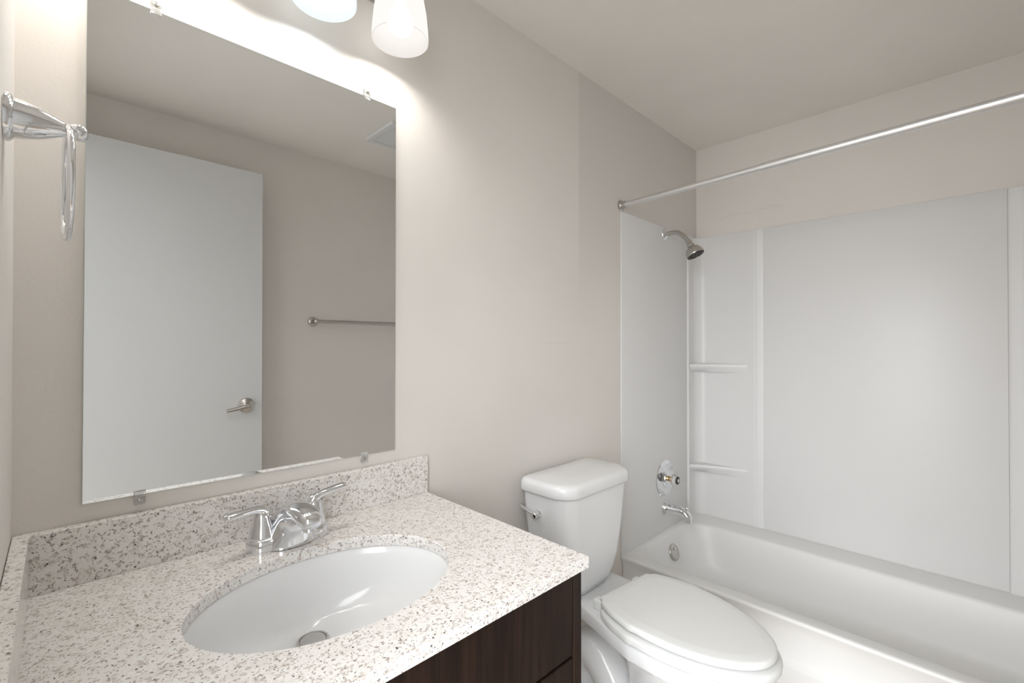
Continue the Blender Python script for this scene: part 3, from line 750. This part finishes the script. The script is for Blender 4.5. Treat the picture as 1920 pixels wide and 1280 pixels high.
# ---------------------------------------------------------------- tub spout
SXc, SZc = 2.163, 0.405
tsp = thing('tub_spout', 'chrome tub spout on the side panel below the shower valve', 'tub spout', (SXc, 0, SZc))
b = bm_new()
def ssec(y, zc, hw, hh, dz=0, k=28):
    return [Vector((SXc + hw*math.cos(2*math.pi*i/k), y, zc + hh*math.sin(2*math.pi*i/k))) for i in range(k)]
def tsec(c, d, rx, rr, k=28):
    d = Vector(d).normalized(); s = Vector((1, 0, 0)); up_ = s.cross(d).normalized()
    return [Vector(c) + s*rx*math.cos(2*math.pi*i/k) + up_*rr*math.sin(2*math.pi*i/k) for i in range(k)]
loft(b, [tsec((SXc, -0.0057, SZc), (0, -1, 0), 0.035, 0.035), tsec((SXc, -0.010, SZc), (0, -1, 0), 0.0352, 0.0352), tsec((SXc, -0.014, SZc+0.001), (0, -1, 0), 0.031, 0.031), tsec((SXc, -0.030, SZc+0.003), (0, -1, 0), 0.027, 0.026),
         tsec((SXc, -0.060, SZc+0.006), (0, -1, 0), 0.0245, 0.0225), tsec((SXc, -0.085, SZc+0.006), (0, -1, -0.15), 0.0235, 0.0205), tsec((SXc, -0.104, SZc+0.000), (0, -1, -0.6), 0.0225, 0.0195), tsec((SXc, -0.116, SZc-0.011), (0, -0.6, -1), 0.0215, 0.0185),
         tsec((SXc, -0.120, SZc-0.024), (0, -0.15, -1), 0.0205, 0.0175), tsec((SXc, -0.121, SZc-0.036), (0, 0, -1), 0.0195, 0.0165), tsec((SXc, -0.121, SZc-0.036), (0, 0, -1), 0.0165, 0.0135), tsec((SXc, -0.121, SZc-0.026), (0, 0, -1), 0.016, 0.013)])
obj('spout_body', b, 'chrome', tsp, 45)
b = bm_new(); lathe(b, (SXc, -0.112, SZc+0.014), (0, -0.12, 1), [(0.004, -0.006), (0.004, 0.006), (0.0085, 0.008), (0.0090, 0.013), (0.0075, 0.016), (0.0, 0.0165)], 20); obj('diverter_knob', b, 'chrome', tsp, 45)

# ---------------------------------------------------------------- towel bar on the opposite wall
BZt = 1.327
bar = thing('towel_bar', 'thin satin towel bar on the wall, seen in the mirror', 'towel bar', (1.05, WY, BZt))
for x in (1.066, 1.676):
    b = bm_new(); lathe(b, (x, WY+0.0003, BZt), (0, 1, 0), [(0.026, 0), (0.026, 0.004), (0.022, 0.008), (0.012, 0.014), (0.0105, 0.040), (0.0125, 0.052), (0.014, 0.060), (0.0125, 0.067), (0.006, 0.071), (0.0, 0.0715)], 28)
    obj('post', b, 'brushed_nickel', bar, 50)
b = bm_new(); tube(b, [(1.066, WY+0.058, BZt), (1.676, WY+0.058, BZt)], 0.0102, 18); obj('rail', b, 'brushed_nickel', bar, 60)

# ---------------------------------------------------------------- ceiling exhaust vent
VX0, VX1, VY0, VY1 = 1.170, 1.450, -1.141, -0.866
ven = thing('ceiling_vent', 'square white louvered vent grille on the ceiling, seen in the mirror', 'vent', ((VX0+VX1)/2, (VY0+VY1)/2, CZ))
b = bm_new()
fw_ = 0.034
def vframe(i0, z0, i1, z1):
    return None
rr = [rrect(VX0+i, VX1-i, VY0+i, VY1-i, 0.006, z, 4) for i, z in ((0.0, CZ-0.0003), (0.0, CZ-0.004), (0.004, CZ-0.010), (0.022, CZ-0.013), (fw_, CZ-0.011), (fw_, CZ-0.0003))]
loft(b, rr, False, False)
obj('grille_frame', b, 'vent_plastic', ven, 40)
b = bm_new(); add_box(b, (VX0+fw_-0.001, VY0+fw_-0.001, CZ-0.0003), (VX1-fw_+0.001, VY1-fw_+0.001, CZ-0.002)); obj('backing', b, 'vent_dark', ven, 0)
b = bm_new()
ns = 14
for k in range(ns):
    y = VY0 + fw_ + (VY1-VY0-2*fw_)*(k+0.5)/ns
    m4 = Matrix.Translation((0, y, CZ-0.0075)) @ Matrix.Rotation(R(20), 4, 'X')
    t_ = bmesh.new(); add_box(t_, (VX0+fw_-0.001, -0.0058, -0.0009), (VX1-fw_+0.001, 0.0058, 0.0009)); t_.transform(m4)
    me_ = bpy.data.meshes.new('tmp'); t_.to_mesh(me_); t_.free(); b.from_mesh(me_); bpy.data.meshes.remove(me_)
add_box(b, ((VX0+VX1)/2-0.004, VY0+fw_, CZ-0.0125), ((VX0+VX1)/2+0.004, VY1-fw_, CZ-0.003))
obj('louvers', b, 'vent_plastic', ven, 0)
